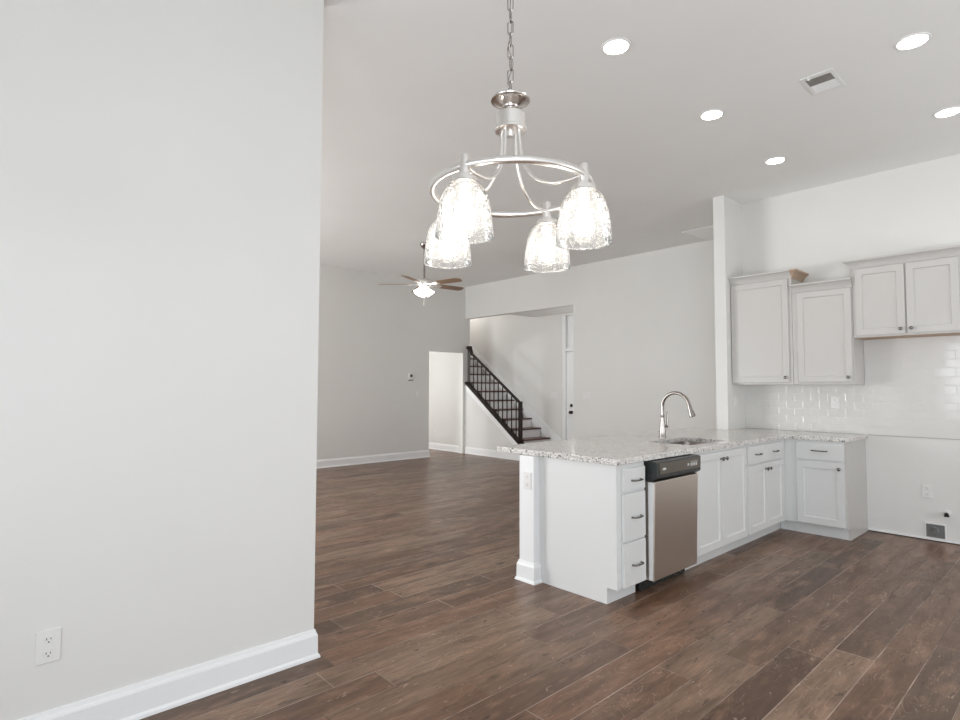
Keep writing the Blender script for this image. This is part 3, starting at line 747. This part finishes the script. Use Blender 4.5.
for k in range(16):
    xx = VX0+fr+0.004+k*(VX1-VX0-2*fr-0.008)/15
    tilt = 0.7 if xx < xm else -0.7
    h = 0.0062
    dx = math.sin(tilt)*h
    MB().prism([(xx-dx, VY0+0.023, H-0.0085), (xx-dx+0.0008, VY0+0.023, H-0.0085), (xx+dx+0.0008, VY0+0.023, H-0.0022), (xx+dx, VY0+0.023, H-0.0022)], (0, VY1-VY0-0.046, 0)).done('louver', 'whitemetal', cv)
MB().box(VX0+0.012, VX0+0.036, 1.245, 1.255, H-0.018, H-0.007).done('damper_lever', 'whitemetal', cv)
rg = thing('return_air_grille', 'white return air grille on the ceiling behind the wing wall', 'vent', (7.33, 3.4, H))
RX0, RX1, RY0, RY1 = 7.03, 7.64, 3.09, 3.70
m = MB().box(RX0, RX0+0.03, RY0, RY1, H-0.012, H-0.0008, 0.003).box(RX1-0.03, RX1, RY0, RY1, H-0.012, H-0.0008, 0.003)
m.box(RX0+0.03, RX1-0.03, RY0, RY0+0.03, H-0.012, H-0.0008, 0.003).box(RX0+0.03, RX1-0.03, RY1-0.03, RY1, H-0.012, H-0.0008, 0.003).done('frame', 'whitemetal', rg)
m = MB().box(RX0+0.03, RX1-0.03, RY0+0.03, RY1-0.03, H-0.002, H-0.0008)
for k in range(26):
    xx = RX0+0.055+k*0.0205
    m.prism([(xx, RY0+0.03, H-0.010), (xx+0.001, RY0+0.03, H-0.010), (xx-0.011, RY0+0.03, H-0.003), (xx-0.012, RY0+0.03, H-0.003)], (0, RY1-RY0-0.06, 0))
m.done('louvers', 'whitemetal', rg)

# ------------------------------------------------------------------ chandelier
AX, AY, ZR, RR, PHI = 1.1946, 1.1706, 1.9474, 0.2342, 3.375
ch = thing('chandelier', 'four-light brushed nickel ring chandelier with seeded glass shades hanging by a chain', 'chandelier', (AX, AY, H))
A = Vector((AX, AY, 0))
MB().lathe([(0, H-0.030), (0.020, H-0.030), (0.055, H-0.022), (0.064, H-0.008), (0.064, H-0.001), (0, H-0.001)], (AX, AY, 0), 36).done('canopy', 'nickel', ch, True)
def link(z, rot, half=0.021, w=0.0085, r=0.0019):
    P = []
    for k in range(16):
        a = 2*PI*k/16; x = w*math.cos(a); zz = (half-w)*(1 if math.sin(a) >= 0 else -1)+w*math.sin(a)
        P.append((AX+x*math.cos(rot), AY+x*math.sin(rot), z+zz))
    return P
m = MB(); z = 2.262; k = 0
while z < H-0.035:
    m.tube(link(z, 0.5+(PI/2 if k % 2 else 0)), 0.0016, 8, True); z += 0.0372; k += 1
m.done('chain', 'nickel', ch, True)
m = MB(); P = []
for k in range(60):
    zz = 2.24+(H-0.03-2.24)*k/59; P.append((AX+0.006*math.sin(zz*60), AY+0.006*math.cos(zz*47), zz))
m.tube(P, 0.0013, 6).done('cord', 'nickel', ch, True)
MB().lathe([(0, 2.246), (0.008, 2.246), (0.022, 2.238), (0.026, 2.230), (0.050, 2.227), (0.0585, 2.226), (0.0600, 2.223), (0.0585, 2.220), (0.054, 2.219), (0.048, 2.217), (0.034, 2.209), (0.025, 2.204), (0.0265, 2.201), (0.0250, 2.198), (0.018, 2.197), (0.018, 2.190), (0, 2.190)], A, 40).done('top_dish', 'nickel_bright', ch, True)
MB().lathe([(0, 2.191), (0.017, 2.191), (0.017, 2.183), (0.0405, 2.182), (0.0430, 2.179), (0.0430, 2.140), (0.0475, 2.136), (0.0475, 2.129), (0.042, 2.126), (0.012, 2.127), (0.010, 2.112), (0, 2.110)], A, 40).done('column', 'satin', ch, True)
MB().tube([(AX+RR*math.cos(2*PI*k/96), AY+RR*math.sin(2*PI*k/96), ZR) for k in range(96)], 0.0108, 14, True).done('ring', 'satin', ch, True)
for k in range(4):
    a = PHI+k*PI/2; dr_ = Vector((math.cos(a), math.sin(a), 0)); Q = A+dr_*RR
    pts = []
    ctrl = [(0.030, 2.132), (0.032, 2.08), (0.040, 2.035), (0.060, 1.995), (0.092, 1.963), (0.136, 1.944), (0.185, 1.941), (0.224, 1.946)]
    # Catmull-Rom through the control points
    cc = [ctrl[0]]+ctrl+[ctrl[-1]]
    for i in range(1, len(cc)-2):
        for s_ in range(6):
            t = s_/6; p = []
            for j in (0, 1):
                p0_, p1_, p2_, p3_ = cc[i-1][j], cc[i][j], cc[i+1][j], cc[i+2][j]
                p.append(0.5*((2*p1_)+(-p0_+p2_)*t+(2*p0_-5*p1_+4*p2_-p3_)*t*t+(-p0_+3*p1_-3*p2_+p3_)*t**3))
            pts.append(A+dr_*p[0]+Vector((0, 0, p[1])))
    pts.append(A+dr_*ctrl[-1][0]+Vector((0, 0, ctrl[-1][1])))
    MB().tube(pts, 0.0048, 10).done('arm', 'satin', ch, True)
    hold = MB().lathe([(0, 1.976), (0.0125, 1.976), (0.0138, 1.974), (0.0138, 1.926), (0.016, 1.924), (0.016, 1.919), (0.030, 1.917), (0.033, 1.913), (0.033, 1.898), (0.029, 1.896), (0.020, 1.896), (0.018, 1.868), (0, 1.868)], Q, 28).done('lamp_holder', 'satin', ch, True)
    prof = [(0.030, 1.906), (0.037, 1.901), (0.0475, 1.891), (0.0560, 1.877), (0.0630, 1.859), (0.0683, 1.836), (0.0724, 1.810), (0.0750, 1.783), (0.0765, 1.762), (0.0772, 1.757), (0.0764, 1.7548), (0.0750, 1.7555), (0.0744, 1.760)]
    inner = [(max(r-0.0025, 0.001), z_) for r, z_ in prof[::-1]]
    MB().lathe(prof, Q, 48).done('glass_shade', 'glass', hold, True)
    MB().lathe([(0, 1.866), (0.013, 1.866), (0.014, 1.852), (0.024, 1.832), (0.0285, 1.812), (0.026, 1.793), (0.015, 1.781), (0, 1.778)], Q, 24).done('bulb', 'bulb', hold, True)

# ------------------------------------------------------------------ ceiling fan
FX, FY = 4.896, 6.536
fn = thing('ceiling_fan', 'five-blade ceiling fan with lit bell shades in the living room', 'ceiling fan', (FX, FY, H))
F0 = Vector((FX, FY, 0))
MB().lathe([(0, H-0.001), (0.068, H-0.001), (0.066, H-0.02), (0.045, H-0.06), (0.022, H-0.075), (0, H-0.075)], F0, 28).done('canopy', 'nickel', fn, True)
MB().lathe([(0, H-0.07), (0.013, H-0.07), (0.013, 2.93), (0.024, 2.93), (0.026, 2.90), (0, 2.90)], F0, 16).done('downrod', 'nickel', fn, True)
MB().lathe([(0, 2.925), (0.05, 2.922), (0.095, 2.905), (0.112, 2.885), (0.115, 2.855), (0.105, 2.832), (0.080, 2.825), (0.075, 2.800), (0.055, 2.785), (0.05, 2.765), (0, 2.76)], F0, 32).done('motor_housing', 'satin', fn, True)
vl = math.atan2(0.675, -0.737)       # the direction that reads as straight left
for k in range(5):
    a = vl+k*2*PI/5
    R4 = Matrix.Translation((FX, FY, 2.835)) @ Matrix.Rotation(a, 4, 'Z') @ Matrix.Rotation(math.radians(-12), 4, 'X')
    b = bmesh.new()
    out = [(0.20, -0.055), (0.24, -0.062), (0.60, -0.070), (0.645, -0.060), (0.665, -0.030), (0.668, 0), (0.665, 0.030), (0.645, 0.060), (0.60, 0.070), (0.24, 0.062), (0.20, 0.055)]
    fce = b.faces.new([b.verts.new((x, y, -0.003)) for x, y in out])
    r = bmesh.ops.extrude_face_region(b, geom=[fce])
    for g in r['geom']:
        if isinstance(g, bmesh.types.BMVert): g.co.z += 0.006
    bl = MB().add(b, R4).done('blade', 'fanblade', fn)
    b = bmesh.new()
    out = [(0.09, -0.016), (0.17, -0.016), (0.22, -0.045), (0.27, -0.045), (0.285, 0), (0.27, 0.045), (0.22, 0.045), (0.17, 0.016), (0.09, 0.016)]
    fce = b.faces.new([b.verts.new((x, y, -0.010)) for x, y in out])
    r = bmesh.ops.extrude_face_region(b, geom=[fce])
    for g in r['geom']:
        if isinstance(g, bmesh.types.BMVert): g.co.z += 0.005
    MB().add(b, R4).done('blade_iron', 'satin', bl)
for k in range(4):
    a = vl+0.5+k*PI/2; dv = Vector((math.cos(a), math.sin(a), 0))
    ax_ = (dv*0.62+Vector((0, 0, -0.78))).normalized()
    c0 = F0+dv*0.045+Vector((0, 0, 2.772))
    MB().lathe([(0.018, 0.0), (0.026, 0.008), (0.036, 0.03), (0.046, 0.06), (0.060, 0.088), (0.064, 0.094), (0.058, 0.090), (0, 0.070)], c0, 24, ax_).done('lamp_shade', 'fanshade', fn, True)
MB().tube([F0+Vector((0.0, 0, 2.765)), F0+Vector((0.0, 0, 2.60)), F0+Vector((0.0, 0, 2.53))], [0.003, 0.003, 0.010], 8).done('pull_chain', 'satin', fn, True)
